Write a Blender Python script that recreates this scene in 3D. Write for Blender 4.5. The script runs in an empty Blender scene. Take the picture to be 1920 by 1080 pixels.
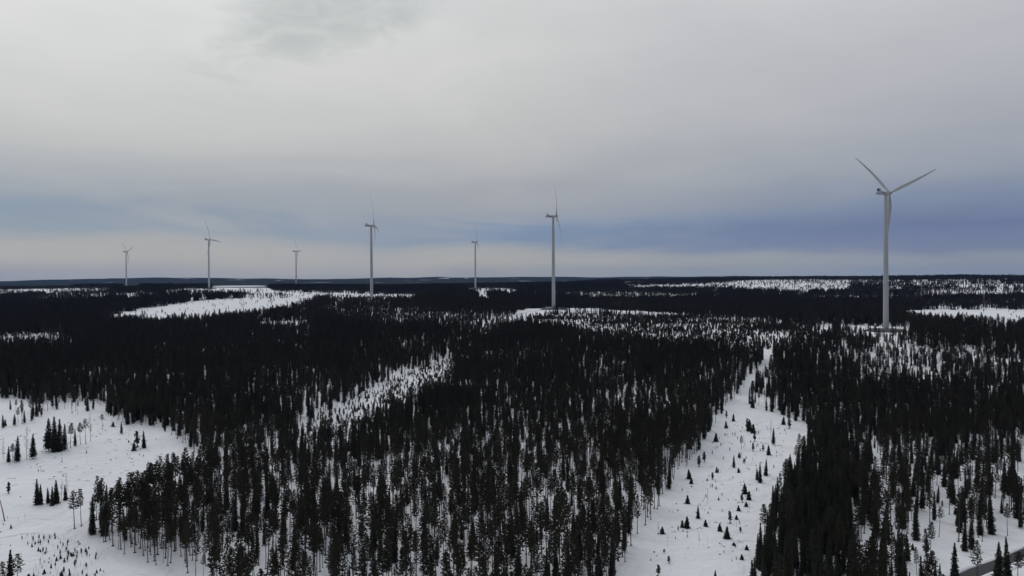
import bpy, math, random
import numpy as np
from mathutils import Vector, Matrix, Euler

# ------------------------------------------------------------------ camera, sky, sun, exposure
scene = bpy.context.scene
COL = scene.collection
F_PX = 1450.0                      # focal length in pixels of the 1920 wide photograph
CAM_Z = 100.0
PITCH = math.radians(-0.64)
ROLL = math.radians(0.30)

cam_data = bpy.data.cameras.new("camera")
cam_data.sensor_width = 36.0
cam_data.lens = 36.0 * F_PX / 1920.0
cam_data.clip_start = 1.0
cam_data.clip_end = 60000.0
cam = bpy.data.objects.new("camera", cam_data)
COL.objects.link(cam)
cam_rot = Matrix.Rotation(math.pi / 2 + PITCH, 3, 'X') @ Matrix.Rotation(-ROLL, 3, 'Z')
cam.matrix_world = Matrix.Translation((0, 0, CAM_Z)) @ cam_rot.to_4x4()
scene.camera = cam
CR = np.array(cam_rot)

SUN_EL, SUN_AZ = math.radians(38), math.radians(-35)     # azimuth from +Y towards +X
world = bpy.data.worlds.new("World")
scene.world = world
world.use_nodes = True
wt = world.node_tree
wt.nodes.clear()


class G:
    """small helper for node graphs"""
    def __init__(self, tree):
        self.t = tree

    def n(self, kind, **kw):
        nd = self.t.nodes.new(kind)
        for k, v in kw.items():
            if k == 'ins':
                for a, b in v.items():
                    self.set(nd.inputs[a], b)
            else:
                setattr(nd, k, v)
        return nd

    def set(self, sock, v):
        if isinstance(v, bpy.types.NodeSocket):
            self.t.links.new(v, sock)
        else:
            sock.default_value = v

    def m(self, op, a, b=None, c=None, clamp=False):
        nd = self.t.nodes.new('ShaderNodeMath')
        nd.operation = op
        nd.use_clamp = clamp
        for i, v in enumerate((a, b, c)):
            if v is not None:
                self.set(nd.inputs[i], v)
        return nd.outputs[0]

    def mr(self, v, a, b, c, d, smooth=True):
        nd = self.t.nodes.new('ShaderNodeMapRange')
        nd.interpolation_type = 'SMOOTHSTEP' if smooth else 'LINEAR'
        for i, x in enumerate((v, a, b, c, d)):
            self.set(nd.inputs[i], x)
        return nd.outputs[0]

    def mix(self, f, a, b, blend='MIX'):
        nd = self.t.nodes.new('ShaderNodeMix')
        nd.data_type = 'RGBA'
        nd.blend_type = blend
        self.set(nd.inputs[0], f)
        self.set(nd.inputs[6], a)
        self.set(nd.inputs[7], b)
        return nd.outputs[2]

    def noise(self, vec, scale, detail=3, rough=0.5, dist=0.0):
        nd = self.t.nodes.new('ShaderNodeTexNoise')
        self.set(nd.inputs['Vector'], vec)
        nd.inputs['Scale'].default_value = scale
        nd.inputs['Detail'].default_value = detail
        nd.inputs['Roughness'].default_value = rough
        nd.inputs['Distortion'].default_value = dist
        return nd.outputs[0]


def lin(r, g, b):
    f = lambda c: (c / 255 / 12.92) if c / 255 <= 0.04045 else ((c / 255 + 0.055) / 1.055) ** 2.4
    return (f(r), f(g), f(b), 1.0)


def ramp(g, fac, stops):
    nd = g.t.nodes.new('ShaderNodeValToRGB')
    g.set(nd.inputs[0], fac)
    cr = nd.color_ramp
    while len(cr.elements) > 1:
        cr.elements.remove(cr.elements[-1])
    cr.elements[0].position = stops[0][0]
    cr.elements[0].color = lin(*stops[0][1])
    for p, c in stops[1:]:
        e = cr.elements.new(p)
        e.color = lin(*c)
    return nd.outputs[0]


g = G(wt)
tc = g.n('ShaderNodeTexCoord').outputs['Generated']
sep = g.n('ShaderNodeSeparateXYZ', ins={0: tc})
dx, dy, dz = sep.outputs
az = g.m('ARCTAN2', dx, dy)                                   # 0 ahead, + to the right
el = g.m('ARCSINE', g.m('MINIMUM', g.m('MAXIMUM', dz, -0.999), 0.999))
band_vec = g.n('ShaderNodeCombineXYZ', ins={0: g.m('MULTIPLY', az, 2.2), 1: g.m('MULTIPLY', el, 11.0), 2: 3.1}).outputs[0]
soft_vec = g.n('ShaderNodeCombineXYZ', ins={0: g.m('MULTIPLY', az, 3.0), 1: g.m('MULTIPLY', el, 7.0), 2: 9.4}).outputs[0]
n_band = g.noise(band_vec, 1.6, 4, 0.5, 0.3)
n_soft = g.noise(soft_vec, 1.3, 5, 0.55, 0.6)
n_fine = g.noise(soft_vec, 5.0, 5, 0.6, 0.9)
side = g.mr(az, -0.62, 0.62, 0.0, 1.0)
e2 = g.m('ADD', el, g.m('MULTIPLY', g.m('SUBTRACT', n_band, 0.5), 0.052))
left_ramp = ramp(g, e2, [(0.0, (150, 157, 165)), (0.018, (169, 171, 171)), (0.042, (167, 169, 170)), (0.058, (140, 154, 168)),
                         (0.088, (133, 149, 167)), (0.112, (160, 166, 174)), (0.15, (190, 191, 190)), (0.24, (212, 212, 210)),
                         (0.36, (230, 230, 229)), (0.8, (228, 229, 230)), (1.0, (225, 226, 228))])
right_ramp = ramp(g, e2, [(0.0, (138, 150, 163)), (0.012, (143, 152, 162)), (0.026, (141, 150, 161)), (0.036, (117, 129, 158)),
                          (0.060, (105, 117, 152)), (0.082, (124, 137, 162)), (0.115, (146, 154, 167)), (0.19, (172, 174, 181)),
                          (0.34, (200, 200, 203)), (0.8, (218, 220, 222)), (1.0, (220, 222, 225))])
mid_ramp = ramp(g, e2, [(0.0, (155, 160, 163)), (0.015, (171, 171, 168)), (0.033, (164, 167, 168)), (0.046, (120, 141, 169)),
                        (0.072, (126, 145, 171)), (0.098, (156, 160, 169)), (0.13, (176, 177, 179)), (0.20, (196, 196, 194)),
                        (0.36, (210, 211, 210)), (0.8, (222, 224, 226)), (1.0, (222, 224, 227))])
c1 = g.mix(g.mr(side, 0.0, 0.5, 0.0, 1.0, False), left_ramp, mid_ramp)
clouds = g.mix(g.mr(side, 0.5, 1.0, 0.0, 1.0, False), c1, right_ramp)
n_gap = g.noise(band_vec, 0.9, 4, 0.55, 0.8)
gap = g.m('MULTIPLY', g.m('MULTIPLY', g.mr(e2, 0.035, 0.06, 0, 1), g.mr(e2, 0.10, 0.135, 1, 0)),
          g.m('MULTIPLY', g.mr(n_gap, 0.42, 0.62, 0, 0.75), g.mr(az, 0.05, 0.35, 1, 0)))
clouds = g.mix(gap, clouds, lin(162, 165, 171))
clouds = g.mix(1.0, clouds, g.n('ShaderNodeCombineColor', ins={0: g.mr(n_soft, 0.25, 0.75, 0.94, 1.055, False),
               1: g.mr(n_soft, 0.25, 0.75, 0.95, 1.05, False), 2: g.mr(n_soft, 0.25, 0.75, 0.965, 1.04, False)}).outputs[0], 'MULTIPLY')
# one darker ragged wisp high up, a little left of ahead
wa = g.m('DIVIDE', g.m('SUBTRACT', az, -0.215), 0.15)
we = g.m('DIVIDE', g.m('SUBTRACT', el, g.m('ADD', 0.318, g.m('MULTIPLY', g.m('SUBTRACT', az, -0.25), 0.35))), 0.055)
wisp = g.m('ADD', g.m('MULTIPLY', wa, wa), g.m('MULTIPLY', we, we))
wisp = g.m('ADD', wisp, g.m('MULTIPLY', g.m('SUBTRACT', n_fine, 0.5), 3.0))
wisp = g.mr(wisp, -0.4, 1.6, 1.0, 0.0)
clouds = g.mix(g.m('MULTIPLY', wisp, 0.95), clouds, lin(187, 193, 191))
# the sky behind the camera is a thicker, duller overcast
back = g.mr(dy, -0.2, 0.6, 0.0, 1.0)
clouds = g.mix(back, g.mix(1.0, clouds, (0.62, 0.65, 0.70, 1), 'MULTIPLY'), clouds)
scaled = g.mix(1.0, clouds, (10.0, 10.0, 10.0, 1), 'MULTIPLY')
sky = g.n('ShaderNodeTexSky')
sky.sky_type = 'NISHITA'
sky.sun_disc = False
sky.sun_elevation = SUN_EL
sky.sun_rotation = SUN_AZ
SKY = g.mix(0.96, sky.outputs[0], scaled)
bg = g.n('ShaderNodeBackground', ins={0: SKY, 1: 0.1})
wo = g.n('ShaderNodeOutputWorld', ins={0: bg.outputs[0]})

sun_data = bpy.data.lights.new("sun", 'SUN')
sun_data.energy = 0.5
sun_data.angle = math.radians(28)
sun_data.color = (1.0, 0.96, 0.9)
sun = bpy.data.objects.new("sun", sun_data)
COL.objects.link(sun)
sdir = Vector((math.sin(SUN_AZ) * math.cos(SUN_EL), math.cos(SUN_AZ) * math.cos(SUN_EL), math.sin(SUN_EL)))
sun.rotation_euler = sdir.to_track_quat('Z', 'Y').to_euler()
sun.location = (0, 0, 400)

vs = scene.view_settings
vs.view_transform = 'Standard'
vs.look = 'None'
vs.exposure = 0.0
vs.gamma = 1.0
vs.use_curve_mapping = False
scene.cycles.volume_bounces = 0
scene.cycles.volume_step_rate = 10
scene.cycles.max_bounces = 6
scene.cycles.diffuse_bounces = 3

# ------------------------------------------------------------------ terrain
def from_u(u, y, h):
    a = math.atan((u - 960) / F_PX)
    return (a, y / math.cos(a), h)

CTRL = [from_u(*c) for c in [
    (-300, 100, -86), (300, 100, -86), (960, 100, -86), (1600, 100, -86), (2200, 100, -86),
    (-300, 230, -86), (300, 230, -86), (960, 230, -86), (1600, 230, -85), (2200, 230, -84),
    (-300, 330, -84), (200, 330, -84), (960, 330, -85), (1400, 330, -85), (2200, 330, -82),
    (-300, 450, -78), (200, 450, -79), (960, 450, -82), (1400, 450, -82), (2000, 450, -79),
    (-300, 620, -74), (300, 620, -74), (960, 620, -76), (1400, 620, -73), (2000, 620, -68),
    (-300, 815, -72), (300, 815, -70), (960, 815, -68), (1300, 815, -62), (1663, 815, -56), (2200, 815, -58),
    (-300, 1000, -66), (300, 1000, -63), (960, 1000, -57), (1400, 1000, -56), (1900, 1000, -61),
    (-300, 1200, -60), (300, 1200, -57), (700, 1200, -53), (1038, 1201, -47), (1400, 1220, -56), (1800, 1240, -61), (2200, 1240, -61),
    (-300, 1500, -54), (300, 1500, -50), (698, 1430, -46), (1100, 1500, -57), (1600, 1600, -58), (2200, 1500, -58),
    (-300, 2000, -50), (200, 2000, -44), (650, 2000, -44), (1000, 2000, -50), (1500, 2000, -50), (2000, 2000, -46),
    (391, 2285, -22), (892, 2417, -31), (150, 2500, -33), (-300, 2500, -40),
    (640, 2600, -38), (1200, 2600, -38), (1450, 2600, -27), (1800, 2500, -27), (2200, 2600, -26),
    (555, 3003, -33), (236, 3235, -27), (-100, 3200, -30), (950, 3200, -38), (1300, 3300, -19), (1600, 3300, -12), (1900, 3300, -7), (2300, 3300, -7),
    (0, 4200, -36), (450, 4200, -40), (900, 4200, -40), (1300, 4200, -12), (1700, 4200, -6), (2200, 4200, -2),
    (0, 6500, -26), (500, 6500, -24), (1000, 6500, -26), (1500, 6500, -10), (2200, 6500, -4),
    (0, 9500, -10), (600, 9500, -8), (1100, 9500, -12), (1600, 9500, -2), (2200, 9500, 0),
    (0, 13000, 14), (300, 12500, 22), (600, 13000, 24), (850, 13500, 27), (1100, 13500, 16), (1500, 13500, 12), (2200, 13500, 12),
    (400, 16000, 10), (1000, 16000, 6), (1600, 16000, 10)]]
CA = np.array([[c[0] / 0.13, math.log(c[1]) / 0.20] for c in CTRL])
CH = np.array([c[2] for c in CTRL])


def _nw(P, vals):
    out = np.zeros(len(P))
    for s in range(0, len(P), 20000):
        p = P[s:s + 20000]
        d = ((p[:, None, :] - CA[None]) ** 2).sum(2)
        w = np.exp(-0.5 * d * 1.1) + 1e-5 / (1 + d * d)
        out[s:s + 20000] = (w * vals).sum(1) / w.sum(1)
    return out

_res = CH.copy()
_layers = []
for _ in range(5):
    _layers.append(_res.copy())
    _res = _res - _nw(CA, _res)


def wob(x, y, seed, L):
    r = random.Random(seed)
    s = np.zeros_like(x)
    for i in range(6):
        a = r.uniform(0, 2 * math.pi)
        k = 2 * math.pi / (L * r.uniform(0.6, 1.7))
        s += np.sin((x * math.cos(a) + y * math.sin(a)) * k + r.uniform(0, 6.28))
    return s / 6 ** 0.5 / 0.9

TURB_XY = []


def ground(x, y):
    x = np.atleast_1d(np.asarray(x, float))
    y = np.atleast_1d(np.asarray(y, float))
    r = np.hypot(x, y) + 1e-6
    a = np.clip(np.arctan2(x, y), -0.80, 0.80)
    P = np.stack([a / 0.13, np.log(np.clip(r, 60, 17000)) / 0.20], 1)
    h = sum(_nw(P, L) for L in _layers)
    near = np.clip(r / 900, 0.25, 1)
    h = h + wob(x, y, 1, 150) * 0.9 * near * np.clip(1.6 - r / 3000, 0.3, 1) + wob(x, y, 5, 45) * 0.18
    h = h + wob(x, y, 2, 520) * 2.0 * np.clip((r - 700) / 1500, 0, 1)
    h = h + wob(x, y, 3, 3400) * 16.0 * np.clip((r - 6000) / 5000, 0, 1) + wob(x, y, 8, 1300) * 6 * np.clip((r - 4500) / 4000, 0, 1)
    for tx, ty, th in TURB_XY:
        w = np.exp(-0.5 * ((x - tx) ** 2 + (y - ty) ** 2) / 60.0 ** 2)
        h = h * (1 - w) + th * w
    return h + CAM_Z


def project(x, y, z):
    P = np.stack([np.asarray(x, float), np.asarray(y, float), np.asarray(z, float) - CAM_Z], 1)
    c = P @ CR                       # camera space
    d = np.maximum(-c[:, 2], 0.01)
    return 960 + F_PX * c[:, 0] / d, 540 - F_PX * c[:, 1] / d, d


def ray(u, v):
    d = CR @ np.array([(u - 960) / F_PX, (540 - v) / F_PX, -1.0])
    return d


def at(u, v):
    """ground point seen at pixel (u, v)"""
    d = ray(u, v)
    t = np.exp(np.linspace(math.log(80), math.log(16000), 900))
    x, y, z = d[0] * t, d[1] * t, CAM_Z + d[2] * t
    gz = ground(x, y)
    k = np.argmax(z < gz)
    if z[k] >= gz[k]:
        k = len(t) - 1
    if k > 0:
        f = (z[k - 1] - gz[k - 1]) / ((z[k - 1] - gz[k - 1]) - (z[k] - gz[k]) + 1e-9)
        tt = t[k - 1] + (t[k] - t[k - 1]) * f
    else:
        tt = t[0]
    return d[0] * tt, d[1] * tt


# turbines: hub pixel, tower pixel height gives the distance; all have a 145 m hub height
HUB_H = 145.0
TURBS = [  # u of tower, v of base, v of hub, k (openness of rotor), blade phase, label
    (1661, 621, 362, 0.69, -45.5, "nearest and largest white wind turbine, its rotor wide open, on a grey gravel mound"),
    (1038, 580, 405.5, 0.035, 27, "wind turbine on the bare snowy crest by a bending road, rotor seen edge-on"),
    (697, 570, 423, 0.12, -10, "wind turbine whose foot is hidden by forest, beside a long snowy clearing"),
    (891.5, 542, 454, 0.06, 8, "small far wind turbine above the little white snow patch in dark forest"),
    (392, 541.5, 449.5, 0.45, -21, "wind turbine above the big left-hand snow clearing, one blade pointing right"),
    (555.5, 541, 471.5, 0.28, -30, "thin distant wind turbine between two taller ones, right of the frozen lake strip"),
    (237, 538, 472, 0.42, -50, "most distant leftmost wind turbine, rotor spread in a Y above blue hills"),
]
for (u, vb, vh, k, ph, lab) in TURBS:
    y = HUB_H * F_PX / (vb - vh)
    d = ray(u, vb)
    t = y / d[1]
    TURB_XY.append((d[0] * t, y, d[2] * t))

# ------------------------------------------------------------------ object helpers
def tag(o, label=None, cat=None, group=None, kind=None):
    if label: o['label'] = label
    if cat: o['category'] = cat
    if group: o['group'] = group
    if kind: o['kind'] = kind
    return o


class MB:
    def __init__(self):
        self.v, self.f, self.mi = [], [], []

    def face(self, pts, mi=0):
        b = len(self.v)
        self.v.extend(pts)
        self.f.append(tuple(range(b, b + len(pts))))
        self.mi.append(mi)

    def box(self, c, s, rot=None, mi=0):
        b = len(self.v)
        for sx in (-.5, .5):
            for sy in (-.5, .5):
                for sz in (-.5, .5):
                    p = Vector((sx * s[0], sy * s[1], sz * s[2]))
                    if rot: p = rot @ p
                    self.v.append(tuple(p + Vector(c)))
        for q in ((0, 1, 3, 2), (4, 6, 7, 5), (0, 4, 5, 1), (2, 3, 7, 6), (0, 2, 6, 4), (1, 5, 7, 3)):
            self.f.append(tuple(b + i for i in q))
            self.mi.append(mi)

    def rings(self, rings, close=True, cap=True, mi=0):
        b = len(self.v)
        n = len(rings[0])
        for r in rings:
            self.v.extend([tuple(p) for p in r])
        for k in range(len(rings) - 1):
            for i in range(n):
                j = (i + 1) % n
                if not close and j == 0: continue
                self.f.append((b + k * n + i, b + k * n + j, b + (k + 1) * n + j, b + (k + 1) * n + i))
                self.mi.append(mi)
        if cap:
            self.f.append(tuple(b + i for i in reversed(range(n))))
            self.f.append(tuple(b + (len(rings) - 1) * n + i for i in range(n)))
            self.mi += [mi, mi]

    def tube(self, pts, rads, n=6, mi=0):
        rings = []
        for k, (p, r) in enumerate(zip(pts, rads)):
            p = Vector(p)
            a = Vector(pts[max(k - 1, 0)])
            c = Vector(pts[min(k + 1, len(pts) - 1)])
            t = (c - a).normalized()
            ux = t.orthogonal().normalized() if abs(t.z) < 0.95 else Vector((1, 0, 0))
            ux = (ux - t * ux.dot(t)).normalized()
            uy = t.cross(ux)
            rings.append([p + (ux * math.cos(2 * math.pi * i / n) + uy * math.sin(2 * math.pi * i / n)) * r for i in range(n)])
        self.rings(rings, mi=mi)

    def mesh(self, name, mats, smooth=False):
        me = bpy.data.meshes.new(name)
        me.from_pydata(self.v, [], self.f)
        for m in mats: me.materials.append(m)
        if len(mats) > 1:
            me.polygons.foreach_set('material_index', self.mi)
        if smooth:
            me.polygons.foreach_set('use_smooth', [True] * len(me.polygons))
        me.update()
        return me

    def build(self, name, mats, parent=None, smooth=False):
        o = bpy.data.objects.new(name, self.mesh(name, mats if isinstance(mats, list) else [mats], smooth))
        COL.objects.link(o)
        if parent: o.parent = parent
        return o


def link(name, me, parent=None):
    o = bpy.data.objects.new(name, me)
    COL.objects.link(o)
    if parent: o.parent = parent
    return o


def empty(name, loc, rz=0.0, s=1.0):
    o = bpy.data.objects.new(name, None)
    COL.objects.link(o)
    o.location = loc
    o.rotation_euler = (0, 0, rz)
    o.scale = (s, s, s) if not isinstance(s, tuple) else s
    o.empty_display_size = 0.5
    return o


# ------------------------------------------------------------------ materials
def new_mat(name):
    m = bpy.data.materials.new(name)
    m.use_nodes = True
    t = m.node_tree
    return m, G(t), t.nodes['Principled BSDF']


def mat_snow():
    m, g, b = new_mat("snow_ground")
    pos = g.n('ShaderNodeNewGeometry').outputs['Position']
    sp = g.n('ShaderNodeSeparateXYZ', ins={0: pos})
    r = g.m('SQRT', g.m('ADD', g.m('POWER', sp.outputs[0], 2.0), g.m('POWER', sp.outputs[1], 2.0)))
    n1 = g.noise(pos, 0.02, 5, 0.6)
    n2 = g.noise(pos, 0.35, 4, 0.6)
    snow = g.mix(g.mr(n1, 0.3, 0.7, 0, 1), (0.80, 0.82, 0.85, 1), (0.88, 0.89, 0.90, 1))
    # small twigs and heather sticking out of the snow
    n3 = g.noise(pos, 1.3, 2, 0.5)
    tw = g.m('MULTIPLY', g.mr(n3, 0.70, 0.76, 0, 1), g.mr(n1, 0.45, 0.62, 0, 0.75))
    snow = g.mix(tw, snow, (0.10, 0.085, 0.07, 1))
    # far off, single trees are no longer told apart: forest canopy broken by open snow
    flat = g.n('ShaderNodeCombineXYZ', ins={0: g.m('MULTIPLY', sp.outputs[0], 1.0), 1: g.m('MULTIPLY', sp.outputs[1], 0.55), 2: 0.0}).outputs[0]
    nf = g.noise(flat, 0.0016, 5, 0.62, 0.4)
    nc = g.noise(flat, 0.02, 3, 0.6)
    can = g.mix(nc, (0.030, 0.036, 0.028, 1), (0.055, 0.062, 0.05, 1))
    can = g.mix(g.m('MULTIPLY', g.mr(g.m('ADD', nf, g.m('MULTIPLY', nc, 0.06)), 0.635, 0.67, 0, 1), 0.75), can, (0.6, 0.63, 0.68, 1))
    far = g.mr(r, 3900, 4700, 0, 1)
    col = g.mix(far, snow, can)
    g.set(b.inputs['Base Color'], col)
    b.inputs['Roughness'].default_value = 1.0
    b.inputs['Specular IOR Level'].default_value = 0.0
    bump = g.n('ShaderNodeBump', ins={'Height': g.m('ADD', n2, g.m('MULTIPLY', g.noise(pos, 0.07, 3, 0.55, 0.8), 4.0)), 'Strength': 0.9, 'Distance': 0.7})
    g.set(b.inputs['Normal'], bump.outputs[0])
    return m


def mat_plain(name, col, rough=0.6, var=0.15, scale=1.0, metallic=0.0):
    m, g, b = new_mat(name)
    pos = g.n('ShaderNodeTexCoord').outputs['Object']
    n = g.noise(pos, scale, 4, 0.6)
    lo = tuple(c * (1 - var) for c in col[:3]) + (1,)
    hi = tuple(min(1, c * (1 + var)) for c in col[:3]) + (1,)
    g.set(b.inputs['Base Color'], g.mix(n, lo, hi))
    b.inputs['Roughness'].default_value = rough
    b.inputs['Metallic'].default_value = metallic
    return m


def mat_foliage(name, a, c):
    m, g, b = new_mat(name)
    info = g.n('ShaderNodeObjectInfo').outputs['Random']
    pos = g.n('ShaderNodeTexCoord').outputs['Object']
    n = g.noise(pos, 1.1, 3, 0.6)
    f = g.m('ADD', g.m('MULTIPLY', info, 0.5), g.m('MULTIPLY', n, 0.6), clamp=True)
    g.set(b.inputs['Base Color'], g.mix(f, a, c))
    b.inputs['Roughness'].default_value = 0.8
    b.inputs['Specular IOR Level'].default_value = 0.1
    return m

M = dict(
    snow=mat_snow(),
    pine=mat_foliage("pine_needles", (0.031, 0.030, 0.021, 1), (0.060, 0.055, 0.037, 1)),
    spruce=mat_foliage("spruce_needles", (0.022, 0.027, 0.019, 1), (0.042, 0.047, 0.034, 1)),
    bark=mat_plain("pine_bark", (0.055, 0.045, 0.038), 0.9, 0.4, 2.0),
    twig=mat_plain("bare_twigs", (0.14, 0.125, 0.11), 0.9, 0.3, 2.0),
    birch=mat_plain("birch_bark", (0.24, 0.23, 0.215), 0.8, 0.35, 3.0),
    paint=mat_plain("turbine_paint", (0.385, 0.395, 0.41), 0.45, 0.04, 0.15),
    dark=mat_plain("cooler_dark", (0.03, 0.033, 0.036), 0.5, 0.3, 2.0),
    door=mat_plain("door_grey", (0.18, 0.19, 0.2), 0.5, 0.1, 1.0),
    gravel=mat_plain("gravel", (0.065, 0.065, 0.064), 0.95, 0.35, 0.6),
    asphalt=mat_plain("asphalt", (0.045, 0.046, 0.048), 0.85, 0.3, 0.5),
    packed=mat_plain("packed_snow", (0.66, 0.68, 0.71), 0.8, 0.1, 0.2),
)

# ------------------------------------------------------------------ ground sheet
azs = np.concatenate([np.linspace(-math.pi, -0.85, 60, endpoint=False), np.linspace(-0.85, 0.85, 460), np.linspace(0.85, math.pi, 61)[1:-1]])
rs = np.exp(np.linspace(math.log(12), math.log(16000), 330))
AA, RR = np.meshgrid(azs, rs)
gx, gy = (RR * np.sin(AA)).ravel(), (RR * np.cos(AA)).ravel()
gz = ground(gx, gy)
nA, nR = len(azs), len(rs)
idx = np.arange(nA * nR).reshape(nR, nA)
q = np.stack([idx[:-1], np.roll(idx[:-1], -1, 1), np.roll(idx[1:], -1, 1), idx[1:]], -1).reshape(-1, 4)
verts = np.stack([gx, gy, gz], 1)
cz = float(gz[:nA].mean())
verts = np.vstack([verts, [[0, 0, cz]]])
faces = q[:, ::-1].tolist() + [(nA * nR, idx[0, (i + 1) % nA], idx[0, i]) for i in range(nA)]
me = bpy.data.meshes.new("ground")
me.from_pydata(verts.tolist(), [], faces)
me.materials.append(M['snow'])
me.polygons.foreach_set('use_smooth', [True] * len(me.polygons))
gr = link("ground", me)
gr['kind'] = 'structure'
gr['label'] = "snow covered rolling ground with far forested hills"
Z_LOW = float(gz.min())


def strip(name, pix, width, mat, lift, label, pts=None):
    P = pts if pts is not None else [at(u, v) for u, v in pix]
    Q = []
    for a, b2 in zip(P[:-1], P[1:]):
        n = max(2, int(math.hypot(b2[0] - a[0], b2[1] - a[1]) / 6))
        for i in range(n):
            Q.append((a[0] + (b2[0] - a[0]) * i / n, a[1] + (b2[1] - a[1]) * i / n))
    Q.append(P[-1])
    Q = np.array(Q)
    for _ in range(8):
        Q[1:-1] = (Q[:-2] + 2 * Q[1:-1] + Q[2:]) / 4
    T = np.gradient(Q, axis=0)
    T /= np.linalg.norm(T, axis=1)[:, None]
    N = np.stack([-T[:, 1], T[:, 0]], 1)
    offs = [(-width / 2 - 0.8, -0.3), (-width / 2, 1.0), (0, 1.15), (width / 2, 1.0), (width / 2 + 0.8, -0.3)]
    zc = ground(Q[:, 0], Q[:, 1])
    V = []
    for o, k in offs:
        p = Q + N * o
        V.append(np.stack([p[:, 0], p[:, 1], zc + (lift * k if k > 0 else k)], 1))
    m = MB()
    n = len(Q)
    for k in range(len(offs) - 1):
        for i in range(n - 1):
            m.face([tuple(V[k][i]), tuple(V[k][i + 1]), tuple(V[k + 1][i + 1]), tuple(V[k + 1][i])])
    o = m.build(name, mat, smooth=False)
    tag(o, label, None, None, 'structure')
    return Q

road_pts = strip("road", [(1760, 1105), (1812, 1080), (1862, 1062), (1920, 1038), (2010, 1004), (2130, 968)], 4.0, M['asphalt'], 0.35,
                 "dark ploughed road between snow banks")
for s in (-1, 1):      # ploughed snow banks along the road
    T = np.gradient(road_pts, axis=0); T /= np.linalg.norm(T, axis=1)[:, None]
    N = np.stack([-T[:, 1], T[:, 0]], 1)
    c = road_pts + N * s * 3.4
    zc = ground(c[:, 0], c[:, 1])
    m = MB()
    rr = random.Random(4 + s)
    rings = []
    for i in range(len(c)):
        w, hgt = 1.2 + rr.uniform(-.2, .3), 0.75 + rr.uniform(-.15, .2)
        ring = []
        for a2 in (0, 0.6, 1.2, 1.9, 2.5, 3.14):
            ring.append((c[i, 0] + N[i, 0] * w * math.cos(a2), c[i, 1] + N[i, 1] * w * math.cos(a2), zc[i] - 0.1 + hgt * math.sin(a2)))
        rings.append(ring)
    m.rings(rings, close=True, cap=True)
    o = m.build("snow_bank", M['snow'], smooth=True)
    tag(o, "ploughed snow bank along the dark road", None, None, 'structure')
strip("service_road", [(966, 593), (985, 586), (1002, 582.5), (1038, 581.5), (1090, 583), (1160, 585.5), (1215, 588), (1290, 592)], 6, M['packed'], 0.5,
      "snowy service road bending past the wind turbine on the crest")
strip("service_road", [(1540, 612.5), (1580, 615.5), (1615, 619)], 7, M['packed'], 0.5,
      "snowy service road leading to the nearest wind turbine")

strip("snow_track", [(-20, 1012), (60, 984), (120, 1000), (190, 1045), (300, 1084), (420, 1112)], 3.0, M['snow'], 0.22,
      "packed snow track curving round the tip of the forest spur")

# frozen lake far behind, right of the second turbine from the left
m = MB()
ring = []
for i in range(48):
    a_ = 2 * math.pi * i / 48
    yy = 4650 + 480 * math.sin(a_)
    ring.append(((449 + 50 * math.copysign(abs(math.cos(a_)) ** .6, math.cos(a_)) - 960) / F_PX * yy, yy))
lz = max(float(ground([p[0] for p in ring], [p[1] for p in ring]).max()) + .4, CAM_Z - 37)
m.rings([[(a_, b_, lz - 12) for a_, b_ in ring], [(a_, b_, lz) for a_, b_ in ring]])
tag(m.build("frozen_lake", M['packed']), "narrow white frozen lake far off before the blue hills", None, None, 'structure')

# ------------------------------------------------------------------ wind turbines
def tower_mesh():
    m = MB()
    N = 40
    rings = []
    H = HUB_H - 2.2
    for k in range(33):
        s = k / 32
        r = 2.75 + (1.75 - 2.75) * (0.35 * s + 0.65 * s * s) if s > 0 else 2.75
        z = H * s
        rings.append([(r * math.cos(2 * math.pi * i / N), r * math.sin(2 * math.pi * i / N), z) for i in range(N)])
    m.rings(rings)
    return m.mesh("tower", [M['paint']], True)


def ring_mesh(z, r):
    m = MB()
    N = 40
    m.rings([[(rr * math.cos(2 * math.pi * i / N), rr * math.sin(2 * math.pi * i / N), zz) for i in range(N)] for rr, zz in
             ((r, z - .16), (r + .05, z - .13), (r + .05, z + .13), (r, z + .16))])
    return m.mesh("flange", [M['paint']])


def rounded_section(w, h, x, zc, n=20, e=3.6):
    pts = []
    for i in range(n):
        a = 2 * math.pi * i / n
        c, s = math.cos(a), math.sin(a)
        pts.append((x, math.copysign(abs(c) ** (2 / e), c) * w / 2, zc + math.copysign(abs(s) ** (2 / e), s) * h / 2))
    return pts


def nacelle_mesh():   # along +X: nose near the hub, tail behind; tower axis at x = 0
    m = MB()
    sec = [(-12.2, 2.2, 1.6, .25), (-12.0, 3.1, 2.4, .2), (-11.2, 3.7, 3.1, .1), (-8, 3.9, 3.5, 0), (-2, 4.0, 3.7, 0), (1.5, 4.0, 3.7, 0), (2.8, 3.7, 3.5, 0), (3.4, 3.2, 3.2, 0)]
    m.rings([rounded_section(w, h, x, z) for x, w, h, z in sec])
    return m.mesh("nacelle", [M['paint']], True)


def hub_mesh():
    m = MB()
    N = 28
    prof = [(3.5, 1.35), (3.9, 1.9), (5.0, 2.1), (6.2, 2.0), (7.0, 1.6), (7.6, 1.0), (7.9, 0.35)]
    m.rings([[(x, r * math.cos(2 * math.pi * i / N), r * math.sin(2 * math.pi * i / N)) for i in range(N)] for x, r in prof])
    return m.mesh("hub", [M['paint']], True)

ROT_L = HUB_H * 0.435


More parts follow.
